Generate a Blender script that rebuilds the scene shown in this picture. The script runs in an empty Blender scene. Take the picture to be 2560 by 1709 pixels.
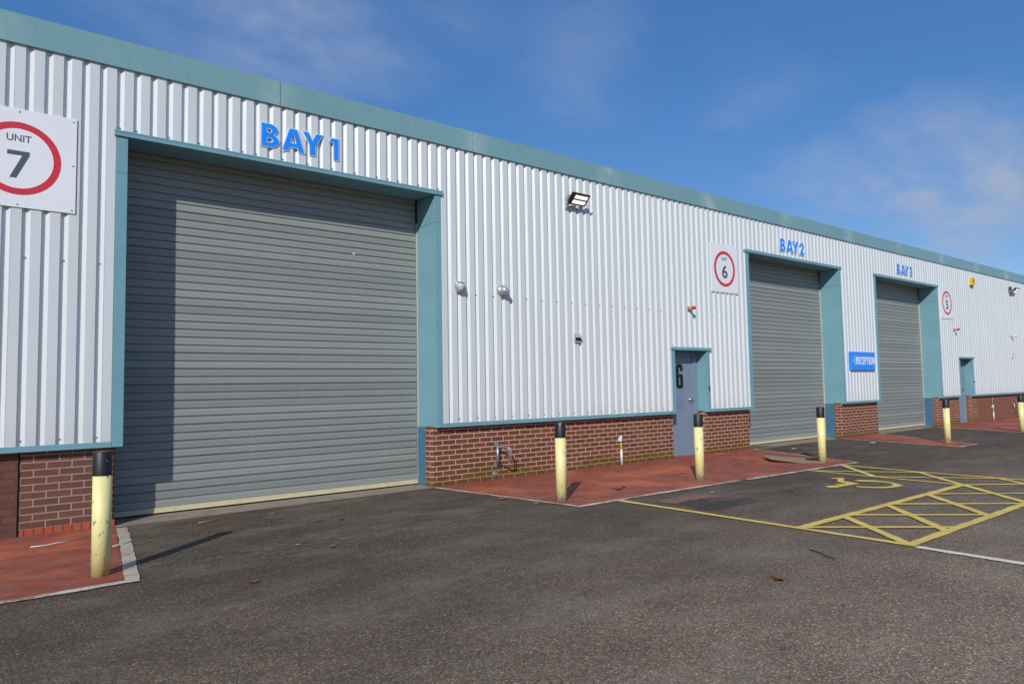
import bpy, bmesh, math, random
from mathutils import Vector, Matrix, Euler
random.seed(7)
K = 0.84                      # layout units -> metres
C = bpy.context.scene.collection
R = math.radians

# ------------------------------------------------------------------ materials
def new_mat(name):
    m = bpy.data.materials.new(name); m.use_nodes = True
    nt = m.node_tree; b = nt.nodes['Principled BSDF']
    return m, nt, b
def N(nt, typ, **kw):
    n = nt.nodes.new(typ)
    for k, v in kw.items():
        if k in n.inputs: n.inputs[k].default_value = v
        else: setattr(n, k, v)
    return n
def L(nt, a, b): nt.links.new(a, b)
def pos(nt): return nt.nodes.new('ShaderNodeNewGeometry').outputs['Position']
def objco(nt): return nt.nodes.new('ShaderNodeTexCoord').outputs['Object']
def mapping(nt, vec, scale=(1,1,1), loc=(0,0,0)):
    n = N(nt, 'ShaderNodeMapping'); n.inputs['Scale'].default_value = scale; n.inputs['Location'].default_value = loc
    L(nt, vec, n.inputs['Vector']); return n.outputs['Vector']
def noise(nt, vec, scale, detail=4, rough=.55):
    n = N(nt, 'ShaderNodeTexNoise'); n.inputs['Scale'].default_value = scale
    n.inputs['Detail'].default_value = detail; n.inputs['Roughness'].default_value = rough
    L(nt, vec, n.inputs['Vector']); return n.outputs['Fac']
def ramp(nt, fac, stops, interp='LINEAR'):
    n = N(nt, 'ShaderNodeValToRGB'); r = n.color_ramp; r.interpolation = interp
    while len(r.elements) < len(stops): r.elements.new(.5)
    for e, (p, c) in zip(r.elements, stops):
        e.position = p; e.color = (*c, 1) if not isinstance(c, (int, float)) else (c, c, c, 1)
    L(nt, fac, n.inputs['Fac']); return n.outputs['Color']
def mix(nt, fac, a, b, mode='MIX'):
    n = N(nt, 'ShaderNodeMix'); n.data_type = 'RGBA'; n.blend_type = mode
    for s, v in ((n.inputs[0], fac), (n.inputs[6], a), (n.inputs[7], b)):
        if isinstance(v, (int, float)): s.default_value = v if s.type == 'VALUE' else (v, v, v, 1)
        elif isinstance(v, tuple): s.default_value = (*v, 1)
        else: L(nt, v, s)
    return n.outputs[2]
def math_n(nt, op, a, b=0.0, clamp=False):
    n = N(nt, 'ShaderNodeMath'); n.operation = op; n.use_clamp = clamp
    for i, v in enumerate((a, b)):
        if isinstance(v, (int, float)): n.inputs[i].default_value = v
        else: L(nt, v, n.inputs[i])
    return n.outputs[0]
def bump(nt, b, h, strength=.3, dist=.01):
    n = N(nt, 'ShaderNodeBump'); n.inputs['Strength'].default_value = strength; n.inputs['Distance'].default_value = dist
    L(nt, h, n.inputs['Height']); L(nt, n.outputs['Normal'], b.inputs['Normal'])
def sep(nt, v):
    n = N(nt, 'ShaderNodeSeparateXYZ'); L(nt, v, n.inputs[0]); return n.outputs

def paint(name, col, rough=.45, var=.12, scale=3.0, streak=0.0, metal=0.0, spec=.5):
    """painted metal / plastic with faint unevenness and dirt"""
    m, nt, b = new_mat(name)
    p = pos(nt)
    f = noise(nt, p, scale, 5)
    c = mix(nt, ramp(nt, f, [(.3, 0.0), (.75, 1.0)]), col, tuple(x*(1-var) for x in col))
    if streak:
        s = noise(nt, mapping(nt, p, (9, 9, .35)), 1.6, 5, .6)
        c = mix(nt, ramp(nt, s, [(.5, 0.0), (.8, streak)]), c, tuple(x*.55+.03 for x in col))
    L(nt, c, b.inputs['Base Color'])
    b.inputs['Roughness'].default_value = rough; b.inputs['Metallic'].default_value = metal
    b.inputs['Specular IOR Level'].default_value = spec
    return m
def emit(name, col, s):
    m, nt, b = new_mat(name)
    b.inputs['Base Color'].default_value = (.8, .8, .78, 1)
    b.inputs['Emission Color'].default_value = (*col, 1); b.inputs['Emission Strength'].default_value = s
    return m

M = {}
TEAL = (.135, .27, .31)
# -- teal coated steel of the fascia: weathered paler beside the joints
def fascia_mat():
    m, nt, b = new_mat('teal_fascia')
    g = nt.nodes.new('ShaderNodeTexCoord').outputs['Generated']
    x = sep(nt, g)[0]; p = pos(nt)
    d = math_n(nt, 'MINIMUM', x, math_n(nt, 'SUBTRACT', 1.0, x))
    w = math_n(nt, 'SUBTRACT', 1.0, math_n(nt, 'MULTIPLY', d, 9.0), True)
    f = noise(nt, p, 2.2, 5)
    stain = math_n(nt, 'MULTIPLY', w, ramp(nt, f, [(.34, .1), (.62, .9)]))
    c = mix(nt, noise(nt, p, .9, 4), (.165, .315, .345), (.20, .37, .395))
    c = mix(nt, stain, c, (.36, .48, .455))
    s = noise(nt, mapping(nt, p, (5, 5, 1.2)), 2.5, 6, .65)
    c = mix(nt, ramp(nt, s, [(.55, .0), (.8, .35)]), c, (.09, .16, .15))
    z = sep(nt, g)[2]
    top = math_n(nt, 'MULTIPLY', ramp(nt, z, [(.8, 0.0), (1.0, .6)]), noise(nt, p, 3.0, 4))
    c = mix(nt, top, c, (.2, .34, .25))
    L(nt, c, b.inputs['Base Color']); b.inputs['Roughness'].default_value = .42
    return m
M['fascia'] = fascia_mat()
M['teal'] = paint('teal_flashing', (.175, .36, .415), .42, .14, 1.8, .25)
M['blue_steel'] = paint('blue_steel_column', (.06, .16, .26), .5, .25, 4, .3)
def clad_mat():
    m, nt, b = new_mat('white_coated_steel')
    p = pos(nt)
    c = mix(nt, noise(nt, p, .7, 4), (.585, .625, .635), (.64, .675, .68))
    s = noise(nt, mapping(nt, p, (7, 7, .22)), 1.5, 6, .65)
    c = mix(nt, ramp(nt, s, [(.52, .0), (.85, .4)]), c, (.47, .49, .48))
    f = noise(nt, p, 9, 6, .7)
    c = mix(nt, ramp(nt, f, [(.66, .0), (.8, .3)]), c, (.45, .44, .40))
    lx = math_n(nt, 'FRACT', math_n(nt, 'DIVIDE', math_n(nt, 'ADD', sep(nt, p)[0], 20-.385*K), 1.0*K))
    lap = math_n(nt, 'LESS_THAN', lx, .009)
    c = mix(nt, math_n(nt, 'MULTIPLY', lap, .6), c, (.30, .31, .32))
    # rain-splash grime along the very bottom and beneath the eaves
    z = sep(nt, p)[2]
    zz = math_n(nt, 'MULTIPLY', ramp(nt, math_n(nt, 'DIVIDE', z, 6.0), [(.15, .35), (.2, 0.0)]), noise(nt, p, 6, 4))
    c = mix(nt, zz, c, (.42, .42, .36))
    L(nt, c, b.inputs['Base Color']); b.inputs['Roughness'].default_value = .38
    bump(nt, b, noise(nt, mapping(nt, p, (1, 1, .5)), 3.0, 3), .06, .02)
    return m
M['clad'] = clad_mat()
def shutter_mat():
    m, nt, b = new_mat('grey_shutter')
    p = pos(nt)
    c = mix(nt, noise(nt, p, 1.1, 5), (.27, .287, .262), (.315, .33, .30))
    # each slat gets its own slightly different tone
    z = sep(nt, p)[2]
    row = math_n(nt, 'FLOOR', math_n(nt, 'DIVIDE', z, .115*K))
    wn = N(nt, 'ShaderNodeTexWhiteNoise'); wn.noise_dimensions = '1D'; L(nt, row, wn.inputs['W'])
    c = mix(nt, math_n(nt, 'MULTIPLY', wn.outputs['Value'], .6), c, (.185, .205, .20))
    s = noise(nt, mapping(nt, p, (4, 4, .25)), 1.8, 6, .7)
    c = mix(nt, ramp(nt, s, [(.54, .0), (.82, .45)]), c, (.33, .335, .31))
    s2 = noise(nt, mapping(nt, p, (.7, .7, 12)), 2.2, 5, .7)
    c = mix(nt, ramp(nt, s2, [(.5, .0), (.8, .4)]), c, (.20, .21, .195))
    L(nt, c, b.inputs['Base Color']); b.inputs['Roughness'].default_value = .42
    return m
M['shutter'] = shutter_mat()
M['cream'] = paint('cream_bottom_bar', (.62, .54, .34), .55, .15, 6, .25)
M['rail'] = paint('pale_guide_rail', (.50, .49, .46), .5, .15, 5)
def brick_mat(name, b1, b2, mortar, moss=True, mfade=0.0, rowh=.0744, bw=.225, ms=.0062):
    m, nt, b = new_mat(name)
    uv = nt.nodes.new('ShaderNodeTexCoord').outputs['UV']; p = pos(nt)
    w = noise(nt, uv, 5.0, 3)
    br = N(nt, 'ShaderNodeTexBrick'); br.offset = .5
    br.inputs['Scale'].default_value = 1; br.inputs['Brick Width'].default_value = bw; br.inputs['Row Height'].default_value = rowh
    br.inputs['Mortar Size'].default_value = ms; br.inputs['Mortar Smooth'].default_value = .25; br.inputs['Bias'].default_value = 0
    off = N(nt, 'ShaderNodeVectorMath'); off.operation = 'MULTIPLY_ADD'
    nv = N(nt, 'ShaderNodeTexNoise'); nv.inputs['Scale'].default_value = 14; L(nt, uv, nv.inputs['Vector'])
    L(nt, nv.outputs['Color'], off.inputs[0]); off.inputs[1].default_value = (.004, .004, 0); L(nt, uv, off.inputs[2])
    L(nt, off.outputs[0], br.inputs['Vector'])
    br.inputs['Color1'].default_value = (*b1, 1); br.inputs['Color2'].default_value = (*b2, 1)
    br.inputs['Mortar'].default_value = (*mortar, 1)
    # wire-cut face: fine horizontal drag lines and blotches
    dg = noise(nt, mapping(nt, uv, (20, 160, 1)), 1.0, 4, .7)
    bl = noise(nt, uv, 28, 4, .6)
    brickc = mix(nt, 1.0, br.outputs['Color'], ramp(nt, dg, [(.3, .72), (.7, 1.2)]), 'MULTIPLY')
    brickc = mix(nt, ramp(nt, bl, [(.55, .0), (.75, .5)]), brickc, tuple(x*.55 for x in b1))
    mc = mix(nt, noise(nt, p, 7, 4), mortar, tuple(x*.78 for x in mortar))
    c = mix(nt, br.outputs['Fac'], brickc, mc)
    if moss:
        z = sep(nt, p)[2]
        mz = math_n(nt, 'ADD', math_n(nt, 'MULTIPLY', z, -3.2), math_n(nt, 'MULTIPLY', noise(nt, p, 1.3, 5, .6), 1.9))
        mk = ramp(nt, mz, [(.3, 0.0), (.75, 1.0)])
        mm = math_n(nt, 'MULTIPLY', mk, math_n(nt, 'ADD', math_n(nt, 'MULTIPLY', br.outputs['Fac'], .55), .38))
        c = mix(nt, mm, c, mix(nt, br.outputs['Fac'], (.105, .080, .022), (.34, .29, .045)))
    L(nt, c, b.inputs['Base Color']); b.inputs['Roughness'].default_value = .75; b.inputs['Specular IOR Level'].default_value = .25
    h = math_n(nt, 'SUBTRACT', math_n(nt, 'MULTIPLY', dg, .35), math_n(nt, 'MULTIPLY', br.outputs['Fac'], 1.0))
    bump(nt, b, h, .6, .005)
    return m
M['brick'] = brick_mat('brown_brick', (.140, .048, .026), (.200, .070, .038), (.70, .48, .36))
M['brick_left'] = brick_mat('brown_brick_duller', (.135, .064, .046), (.175, .082, .058), (.44, .30, .225), False)
M['brick_dark_joint'] = brick_mat('brown_brick_dark_joint', (.13, .06, .044), (.165, .075, .054), (.12, .062, .047), False)
M['brick_painted'] = brick_mat('brown_brick_flush_joint', (.20, .078, .046), (.235, .092, .054), (.35, .175, .115), False)
M['soldier'] = brick_mat('red_brick_on_edge', (.40, .085, .045), (.46, .105, .055), (.10, .065, .045), False, 0, .3, .084, .0065)
M['black'] = paint('black_joint_shade', (.012, .012, .012), .7)  # joints and dark details; also painted shade around the shutters

def asphalt(name, tint=(1,1,1), dark=1.0, red=0.0, dusty=.5):
    m, nt, b = new_mat(name)
    p = pos(nt)
    v = N(nt, 'ShaderNodeTexVoronoi'); v.inputs['Scale'].default_value = 118; L(nt, p, v.inputs['Vector'])
    cs = sep(nt, v.outputs['Color'])
    val = ramp(nt, cs[0], [(0, .062), (.45, .10), (.75, .145), (.93, .215), (1.0, .36)])
    hue = ramp(nt, cs[1], [(0, (.85, .95, 1.1)), (.45, (1.05, 1.0, .95)), (.7, (1.18, 1.02, .85)), (.9, (1.28, .98, .76))])
    c = mix(nt, 1.0, val, hue, 'MULTIPLY')
    c = mix(nt, 1.0, c, tuple(dark*.78*t for t in tint), 'MULTIPLY')
    big = noise(nt, p, .35, 5, .6); mid = noise(nt, mapping(nt, p, (1, 1.6, 1)), 1.6, 6, .62)
    c = mix(nt, 1.0, c, ramp(nt, big, [(.3, .80), (.7, 1.2)]), 'MULTIPLY')
    c = mix(nt, 1.0, c, ramp(nt, mid, [(.3, .82), (.72, 1.18)]), 'MULTIPLY')
    # paler with distance from the wall, broken up by noise
    wall_y = math_n(nt, 'ADD', sep(nt, p)[1], math_n(nt, 'MULTIPLY', noise(nt, p, .5, 3), 2.2))
    c = mix(nt, 1.0, c, ramp(nt, math_n(nt, 'MULTIPLY', wall_y, -.14), [(.3, .74), (.8, 1.72)]), 'MULTIPLY')
    # dust that collects in drifts
    dn = noise(nt, mapping(nt, p, (.9, 2.2, 1)), .9, 8, .72)
    c = mix(nt, ramp(nt, dn, [(.50, .0), (.70, dusty)]), c, (.265, .225, .18))
    if red:
        rn = noise(nt, p, 1.1, 6, .7)
        c = mix(nt, ramp(nt, rn, [(.55, 0.0), (.75, red)]), c, (.22, .07, .04))
    q = sep(nt, p)
    dj = math_n(nt, 'ABSOLUTE', math_n(nt, 'ADD', math_n(nt, 'ADD', q[1], 2.42), math_n(nt, 'MULTIPLY', noise(nt, p, .8, 4), -.35)))
    inx = math_n(nt, 'MULTIPLY', ramp(nt, math_n(nt, 'MULTIPLY', q[0], .1), [(.12, 0.0), (.24, 1.0)]), ramp(nt, math_n(nt, 'MULTIPLY', q[0], .1), [(.5, 1.0), (.62, 0.0)]))
    band = math_n(nt, 'MULTIPLY', inx, ramp(nt, dj, [(.0, 1.0), (.42, 0.0)]))
    c = mix(nt, math_n(nt, 'MULTIPLY', band, ramp(nt, noise(nt, mapping(nt, p, (2, 5, 1)), 2.0, 9, .78), [(.47, 0.0), (.66, .62)])), c, (.30, .255, .215))
    # white grit and specks
    sp = N(nt, 'ShaderNodeTexVoronoi'); sp.inputs['Scale'].default_value = 7; L(nt, p, sp.inputs['Vector'])
    c = mix(nt, ramp(nt, sp.outputs['Distance'], [(.035, .8), (.05, 0.0)]), c, (.5, .47, .43))
    L(nt, c, b.inputs['Base Color']); b.inputs['Roughness'].default_value = .8; b.inputs['Specular IOR Level'].default_value = .3
    bump(nt, b, v.outputs['Distance'], .55, .006)
    return m
M['yard'] = asphalt('asphalt_yard', (1.27, 1.0, .70), 1.0, .0, .45)
M['apron'] = asphalt('asphalt_apron', (1.20, 1.0, .70), .98, .3, .5)
M['patch'] = asphalt('asphalt_patch', (.95, .92, .85), .68, .3, .4)
def redpave():
    m, nt, b = new_mat('red_surfacing')
    p = pos(nt)
    v = N(nt, 'ShaderNodeTexVoronoi'); v.inputs['Scale'].default_value = 140; L(nt, p, v.inputs['Vector'])
    cs = sep(nt, v.outputs['Color'])
    c = mix(nt, cs[0], (.29, .062, .030), (.45, .105, .052))
    st = noise(nt, mapping(nt, p, (1.3, 3.0, 1)), 1.7, 10, .78)
    c = mix(nt, ramp(nt, st, [(.42, .0), (.56, .75)]), c, (.18, .054, .035))
    w = noise(nt, mapping(nt, p, (.8, 2.2, 1)), 2.8, 8, .72)
    c = mix(nt, ramp(nt, w, [(.48, .0), (.60, .8)]), c, (.27, .125, .095))
    w2 = noise(nt, p, .7, 5, .6)
    c = mix(nt, ramp(nt, w2, [(.5, .0), (.62, .7)]), c, (.56, .15, .06))
    sp = N(nt, 'ShaderNodeTexVoronoi'); sp.inputs['Scale'].default_value = 9; L(nt, p, sp.inputs['Vector'])
    c = mix(nt, ramp(nt, sp.outputs['Distance'], [(.04, .8), (.055, 0.0)]), c, (.45, .36, .31))
    L(nt, c, b.inputs['Base Color']); b.inputs['Roughness'].default_value = .8; b.inputs['Specular IOR Level'].default_value = .3
    bump(nt, b, v.outputs['Distance'], .5, .005)
    return m
M['red'] = redpave()
def linepaint(name, col, wear=(.5, .68), under=(.10, .092, .085), stripe=False, dirt=.6):
    m, nt, b = new_mat(name)
    p = pos(nt)
    a = noise(nt, p, 26, 8, .75); g = noise(nt, p, 1.7, 5, .6)
    f = math_n(nt, 'ADD', math_n(nt, 'MULTIPLY', a, .55), math_n(nt, 'MULTIPLY', g, .45))
    c = mix(nt, noise(nt, p, 3, 5), col, tuple(x*.72 for x in col))
    d = noise(nt, mapping(nt, p, (2, 2, 1)), 1.1, 6, .7)
    c = mix(nt, ramp(nt, d, [(.52, .0), (.78, dirt)]), c, tuple(x*.48 for x in col))
    if stripe:
        s = noise(nt, mapping(nt, p, (3, 40, 1)), 1.0, 5, .7)
        c = mix(nt, ramp(nt, s, [(.45, 0.0), (.62, .8)]), c, (.19, .16, .13))
    c = mix(nt, ramp(nt, f, [(wear[0], 0.0), (wear[1], 1.0)]), c, under)
    L(nt, c, b.inputs['Base Color']); b.inputs['Roughness'].default_value = .7
    bump(nt, b, noise(nt, p, 110, 3), .4, .004)
    return m
M['yellow_line'] = linepaint('yellow_line_paint', (.92, .66, .14), (.54, .75))
M['white_line'] = linepaint('white_line_paint', (.93, .84, .68), (.68, .86), dirt=.25)
M['edge_line'] = linepaint('worn_white_edge_paint', (.70, .62, .50), (.47, .60), (.20, .12, .09))
M['kerb_line'] = linepaint('thick_brushed_white_paint', (.66, .57, .42), (.53, .66), (.13, .09, .065), True)
M['salmon'] = linepaint('salmon_repair_smear', (.28, .115, .075), (.45, .62))
def concrete():
    m, nt, b = new_mat('threshold_concrete')
    p = pos(nt); f = noise(nt, p, 5, 8, .7)
    c = mix(nt, ramp(nt, f, [(.35, 0.0), (.7, 1.0)]), (.34, .27, .20), (.20, .16, .125))
    L(nt, c, b.inputs['Base Color']); b.inputs['Roughness'].default_value = .85
    bump(nt, b, noise(nt, p, 60, 5), .5, .006)
    return m
M['concrete'] = concrete()
def chipped(name, col, chip, thr, scale=15.0, rough=.42, foot=True):
    m, nt, b = new_mat(name)
    o = objco(nt)
    rnd = nt.nodes.new('ShaderNodeObjectInfo').outputs['Random']
    n = N(nt, 'ShaderNodeTexNoise'); n.noise_dimensions = '4D'
    n.inputs['Scale'].default_value = scale; n.inputs['Detail'].default_value = 5; n.inputs['Roughness'].default_value = .55
    L(nt, mapping(nt, o, (1.7, 1.7, 1)), n.inputs['Vector']); L(nt, math_n(nt, 'MULTIPLY', rnd, 40), n.inputs['W'])
    f = n.outputs['Fac']
    z = sep(nt, o)[2]
    if foot:
        f = math_n(nt, 'ADD', f, ramp(nt, z, [(.0, .11), (.16, 0.0)]))
    cc = mix(nt, noise(nt, o, 2.5, 5), col, tuple(x*.85 for x in col))
    if foot:
        cc = mix(nt, math_n(nt, 'MULTIPLY', ramp(nt, z, [(.0, .9), (.12, 0.0)]), noise(nt, o, 8, 4)), cc, (.30, .24, .06))
    k = ramp(nt, f, [(thr, 0.0), (thr+.012, 1.0)])
    c = mix(nt, k, cc, chip)
    L(nt, c, b.inputs['Base Color']); b.inputs['Roughness'].default_value = rough
    bump(nt, b, math_n(nt, 'MULTIPLY', k, -1.0), .3, .002)
    return m
M['bollard_yellow'] = chipped('pale_yellow_paint', (.84, .755, .33), (.30, .30, .31), .625)
M['bollard_black'] = chipped('black_sleeve', (.010, .010, .011), (.40, .40, .40), .665, 10, .5, False)
M['rust'] = paint('rusty_cap', (.16, .10, .07), .85, .5, 22)
M['sign_white'] = paint('sign_white', (.80, .81, .83), .4, .04, 2)
M['sign_red'] = paint('sign_red', (.62, .035, .055), .4, .05)
M['sign_grey'] = paint('sign_grey', (.085, .105, .115), .45, .05)
M['blue'] = paint('bright_blue', (.010, .27, .95), .35, .05)
M['light_blue'] = paint('pale_blue', (.17, .46, .80), .4, .05)
M['letter_white'] = paint('white_letter_edge', (.74, .78, .86), .4, .05)
M['door'] = paint('blue_grey_door', (.20, .27, .345), .42, .12, 2, .15)
M['door_patch'] = paint('bluer_door_patch', (.165, .225, .36), .42, .08)
M['glyph_black'] = paint('black_numeral', (.008, .009, .011), .5)
M['chrome'] = paint('bright_metal', (.75, .75, .74), .22, .1, 8, 0, 1.0)
M['galv'] = paint('galvanised_steel', (.46, .49, .51), .42, .35, 16, 0, .7)
M['dark_metal'] = paint('black_lamp_metal', (.022, .023, .022), .5, .2, 8)
M['lamp'] = emit('lit_led_panel', (1.0, .96, .84), .95)
M['silver'] = paint('silver_plastic', (.50, .51, .52), .3, .1, 8, 0, .55)
M['lens'] = paint('pale_lens', (.50, .53, .52), .25, .05)
M['grey_box'] = paint('grey_plastic', (.44, .44, .42), .5, .2, 10)
M['pvc'] = paint('white_plastic', (.70, .69, .64), .45, .12, 8)
M['tape'] = paint('yellow_tape', (.70, .55, .03), .45, .1)
M['alarm_yellow'] = paint('alarm_yellow', (.80, .50, .02), .4, .06)
M['alarm_red'] = paint('alarm_red', (.58, .02, .02), .3, .06)
M['alarm_beige'] = paint('alarm_beige', (.50, .32, .22), .5, .12)
M['beige'] = paint('beige_plastic', (.62, .58, .38), .5, .1)
M['brown_ink'] = paint('brown_ink', (.25, .10, .02), .5)
M['leaf'] = paint('dry_leaf', (.30, .10, .03), .8, .5, 30)
M['leaf_tan'] = paint('tan_leaf', (.36, .24, .09), .8, .4, 30)
M['twig'] = paint('dark_twig', (.035, .028, .02), .9, .3, 30)
M['card'] = paint('brown_card', (.33, .235, .13), .85, .25, 4)
M['litter'] = paint('white_litter', (.68, .67, .66), .7, .1)
M['moss'] = paint('moss_green', (.10, .13, .03), .95, .5, 30)
M['roof'] = paint('roof_sheet', (.30, .31, .31), .6)
M['backwall'] = paint('plain_back_wall', (.55, .56, .57), .5)

# ------------------------------------------------------------------ mesh builder (layout units)
class MB:
    def __init__(s): s.v = []; s.f = []; s.mi = []; s.sm = []; s.uv = []
    def face(s, pts, mi=0, sm=False, uv=None):
        i = len(s.v); s.v += [Vector(p) for p in pts]; s.f.append(list(range(i, i+len(pts))))
        s.mi.append(mi); s.sm.append(sm); s.uv.append(uv)
    def grid(s, rows, mi=0, sm=True, close=False, uvrows=None):
        i = len(s.v); n = len(rows[0])
        for r in rows: s.v += [Vector(p) for p in r]
        for a in range(len(rows)-1):
            for b in range(n if close else n-1):
                c = (b+1) % n
                s.f.append([i+a*n+b, i+a*n+c, i+(a+1)*n+c, i+(a+1)*n+b]); s.mi.append(mi); s.sm.append(sm); s.uv.append(None)
    def box(s, x0, x1, y0, y1, z0, z1, mi=0, rot=None, c=None):
        P = [(x0,y0,z0),(x1,y0,z0),(x1,y1,z0),(x0,y1,z0),(x0,y0,z1),(x1,y0,z1),(x1,y1,z1),(x0,y1,z1)]
        if rot is not None:
            c = Vector(c or ((x0+x1)/2,(y0+y1)/2,(z0+z1)/2)); P = [c+rot@(Vector(p)-c) for p in P]
        i = len(s.v); s.v += [Vector(p) for p in P]
        for q in ((0,3,2,1),(4,5,6,7),(0,1,5,4),(1,2,6,5),(2,3,7,6),(3,0,4,7)):
            s.f.append([i+k for k in q]); s.mi.append(mi); s.sm.append(False); s.uv.append(None)
    def cyl(s, p0, p1, r0, r1=None, n=20, cap=True, mi=0, sm=True, capmi=None):
        r1 = r0 if r1 is None else r1
        p0, p1 = Vector(p0), Vector(p1); d = (p1-p0).normalized()
        a = d.orthogonal().normalized(); b = d.cross(a)
        ring = lambda p, r: [p+(a*math.cos(2*math.pi*k/n)+b*math.sin(2*math.pi*k/n))*r for k in range(n)]
        A, B = ring(p0, r0), ring(p1, r1)
        s.grid([A, B], mi, sm, True)
        if cap:
            s.face(list(reversed(A)), capmi if capmi is not None else mi); s.face(B, capmi if capmi is not None else mi)
    def tube(s, pts, r, n=10, mi=0):
        pts = [Vector(p) for p in pts]; rows = []
        prev = None
        for i, p in enumerate(pts):
            t = (pts[min(i+1, len(pts)-1)]-pts[max(i-1, 0)]).normalized()
            a = t.orthogonal().normalized() if prev is None else (prev-t*prev.dot(t)).normalized()
            prev = a; b = t.cross(a)
            rows.append([p+(a*math.cos(2*math.pi*k/n)+b*math.sin(2*math.pi*k/n))*r for k in range(n)])
        s.grid(rows, mi, True, True); s.face(list(reversed(rows[0])), mi); s.face(rows[-1], mi)
    def dome(s, c, axis, r, depth, n=20, m=8, mi=0):
        c = Vector(c); d = Vector(axis).normalized(); a = d.orthogonal().normalized(); b = d.cross(a); rows = []
        for j in range(m+1):
            t = j/m*math.pi/2
            rr = max(r*math.cos(t), 1e-4)
            rows.append([c+d*depth*math.sin(t)+(a*math.cos(2*math.pi*k/n)+b*math.sin(2*math.pi*k/n))*rr for k in range(n)])
        s.grid(rows, mi, True, True)
    def sheet(s, pts, z, th=0, mi=0):
        if len(pts) and sum(pts[i][0]*pts[(i+1)%len(pts)][1]-pts[(i+1)%len(pts)][0]*pts[i][1] for i in range(len(pts))) < 0:
            pts = list(reversed(pts))
        s.face([(p[0], p[1], z) for p in pts], mi)

def link(name, me, parent=None, loc=None):
    o = bpy.data.objects.new(name, me); C.objects.link(o)
    if parent: o.parent = parent
    if loc: o.location = Vector(loc)*K
    return o
def build(name, mb, mats, parent=None, loc=None, bevel=0.0, fixn=True):
    if not isinstance(mats, (list, tuple)): mats = [mats]
    me = bpy.data.meshes.new(name)
    me.from_pydata([v*K for v in mb.v], [], mb.f)
    for m in mats: me.materials.append(m)
    for p, mi, sm in zip(me.polygons, mb.mi, mb.sm): p.material_index = mi; p.use_smooth = sm
    if any(u is not None for u in mb.uv):
        l = me.uv_layers.new(name='UVMap')
        for p, u in zip(me.polygons, mb.uv):
            if u is not None:
                for li, q in zip(p.loop_indices, u): l.data[li].uv = (q[0]*K, q[1]*K)
    me.update()
    if fixn or bevel:
        bm = bmesh.new(); bm.from_mesh(me)
        bmesh.ops.remove_doubles(bm, verts=bm.verts, dist=1e-5)
        if bevel:
            es = [e for e in bm.edges if len(e.link_faces) == 2 and e.calc_face_angle(0) > .6]
            bmesh.ops.bevel(bm, geom=es, offset=bevel*K, segments=2, affect='EDGES', profile=.6)
        bmesh.ops.recalc_face_normals(bm, faces=bm.faces)
        bm.to_mesh(me); bm.free()
    return link(name, me, parent, loc)
def tag(o, label=None, cat=None, group=None, kind=None):
    if label: o['label'] = label
    if cat: o['category'] = cat
    if group: o['group'] = group
    if kind: o['kind'] = kind
    return o
def thing(name, loc, label, cat, group=None):
    return tag(link(name, None, None, loc), label, cat, group)
def copy_tree(o, parent=None):
    c = o.copy(); C.objects.link(c); c.parent = parent
    for ch in list(o.children): copy_tree(ch, c)
    return c
def structure(name, mb, mat):
    return tag(build(name, mb, mat, fixn=False), kind='structure')

# ---- flat shapes facing -y (letters, numerals, rings)
def area(l): return sum(l[i][0]*l[(i+1)%len(l)][1]-l[(i+1)%len(l)][0]*l[i][1] for i in range(len(l)))/2
def grow(l, d):
    n = len(l); out = []
    for i in range(n):
        p0, p1, p2 = Vector(l[i-1]), Vector(l[i]), Vector(l[(i+1)%n])
        e0 = (p1-p0).normalized(); e1 = (p2-p1).normalized()
        n0 = Vector((e0.y, -e0.x)); n1 = Vector((e1.y, -e1.x))
        q = n0+n1; q = q/max(q.dot(n0), .35) if q.length > 1e-6 else n0
        out.append(tuple(p1+q*d))
    return out
def shape(name, loops, y, depth, mat, parent=None, d=0.0, loc=None):
    """loops: outer first then holes, in x,z; front face at y-depth/2"""
    cu = bpy.data.curves.new(name, 'CURVE'); cu.dimensions = '2D'; cu.fill_mode = 'BOTH'; cu.extrude = depth/2*K
    for k, l in enumerate(loops):
        l = list(l)
        if (area(l) < 0) == (k == 0): l.reverse()
        if d: l = grow(l, d)
        sp = cu.splines.new('POLY'); sp.points.add(len(l)-1); sp.use_cyclic_u = True
        for q, p in zip(sp.points, l): q.co = (p[0]*K, p[1]*K, 0, 1)
    return curve_to(name, cu, y, mat, parent, loc)
def curve_to(name, cu, y, mat, parent, loc, fit=None):
    t = bpy.data.objects.new('tmp', cu); C.objects.link(t)
    dg = bpy.context.evaluated_depsgraph_get(); dg.update()
    me = bpy.data.meshes.new_from_object(t.evaluated_get(dg)); bpy.data.objects.remove(t); bpy.data.curves.remove(cu)
    vs = [v.co.copy() for v in me.vertices]
    if fit:
        x0, x1, z0, z1 = fit
        ax, bx = min(v.x for v in vs), max(v.x for v in vs); az, bz = min(v.y for v in vs), max(v.y for v in vs)
        for v in vs: v.x = (x0+(v.x-ax)/(bx-ax)*(x1-x0))*K; v.y = (z0+(v.y-az)/(bz-az)*(z1-z0))*K
    for v, q in zip(me.vertices, vs): v.co = (q.x, y*K-q.z, q.y)
    me.materials.clear(); me.materials.append(mat); me.name = name
    return link(name, me, parent, loc)
def text(name, body, fit, y, depth, mat, parent=None, bold=0.0, loc=None):
    cu = bpy.data.curves.new(name, 'FONT'); cu.body = body; cu.size = 1; cu.offset = bold; cu.extrude = depth/2*K
    cu.resolution_u = 6
    return curve_to(name, cu, y, mat, parent, loc, fit)
def arc(cx, cz, rx, rz, a0, a1, n=10):
    return [(cx+rx*math.cos(R(a0+(a1-a0)*k/n)), cz+rz*math.sin(R(a0+(a1-a0)*k/n))) for k in range(n+1)]

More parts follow.
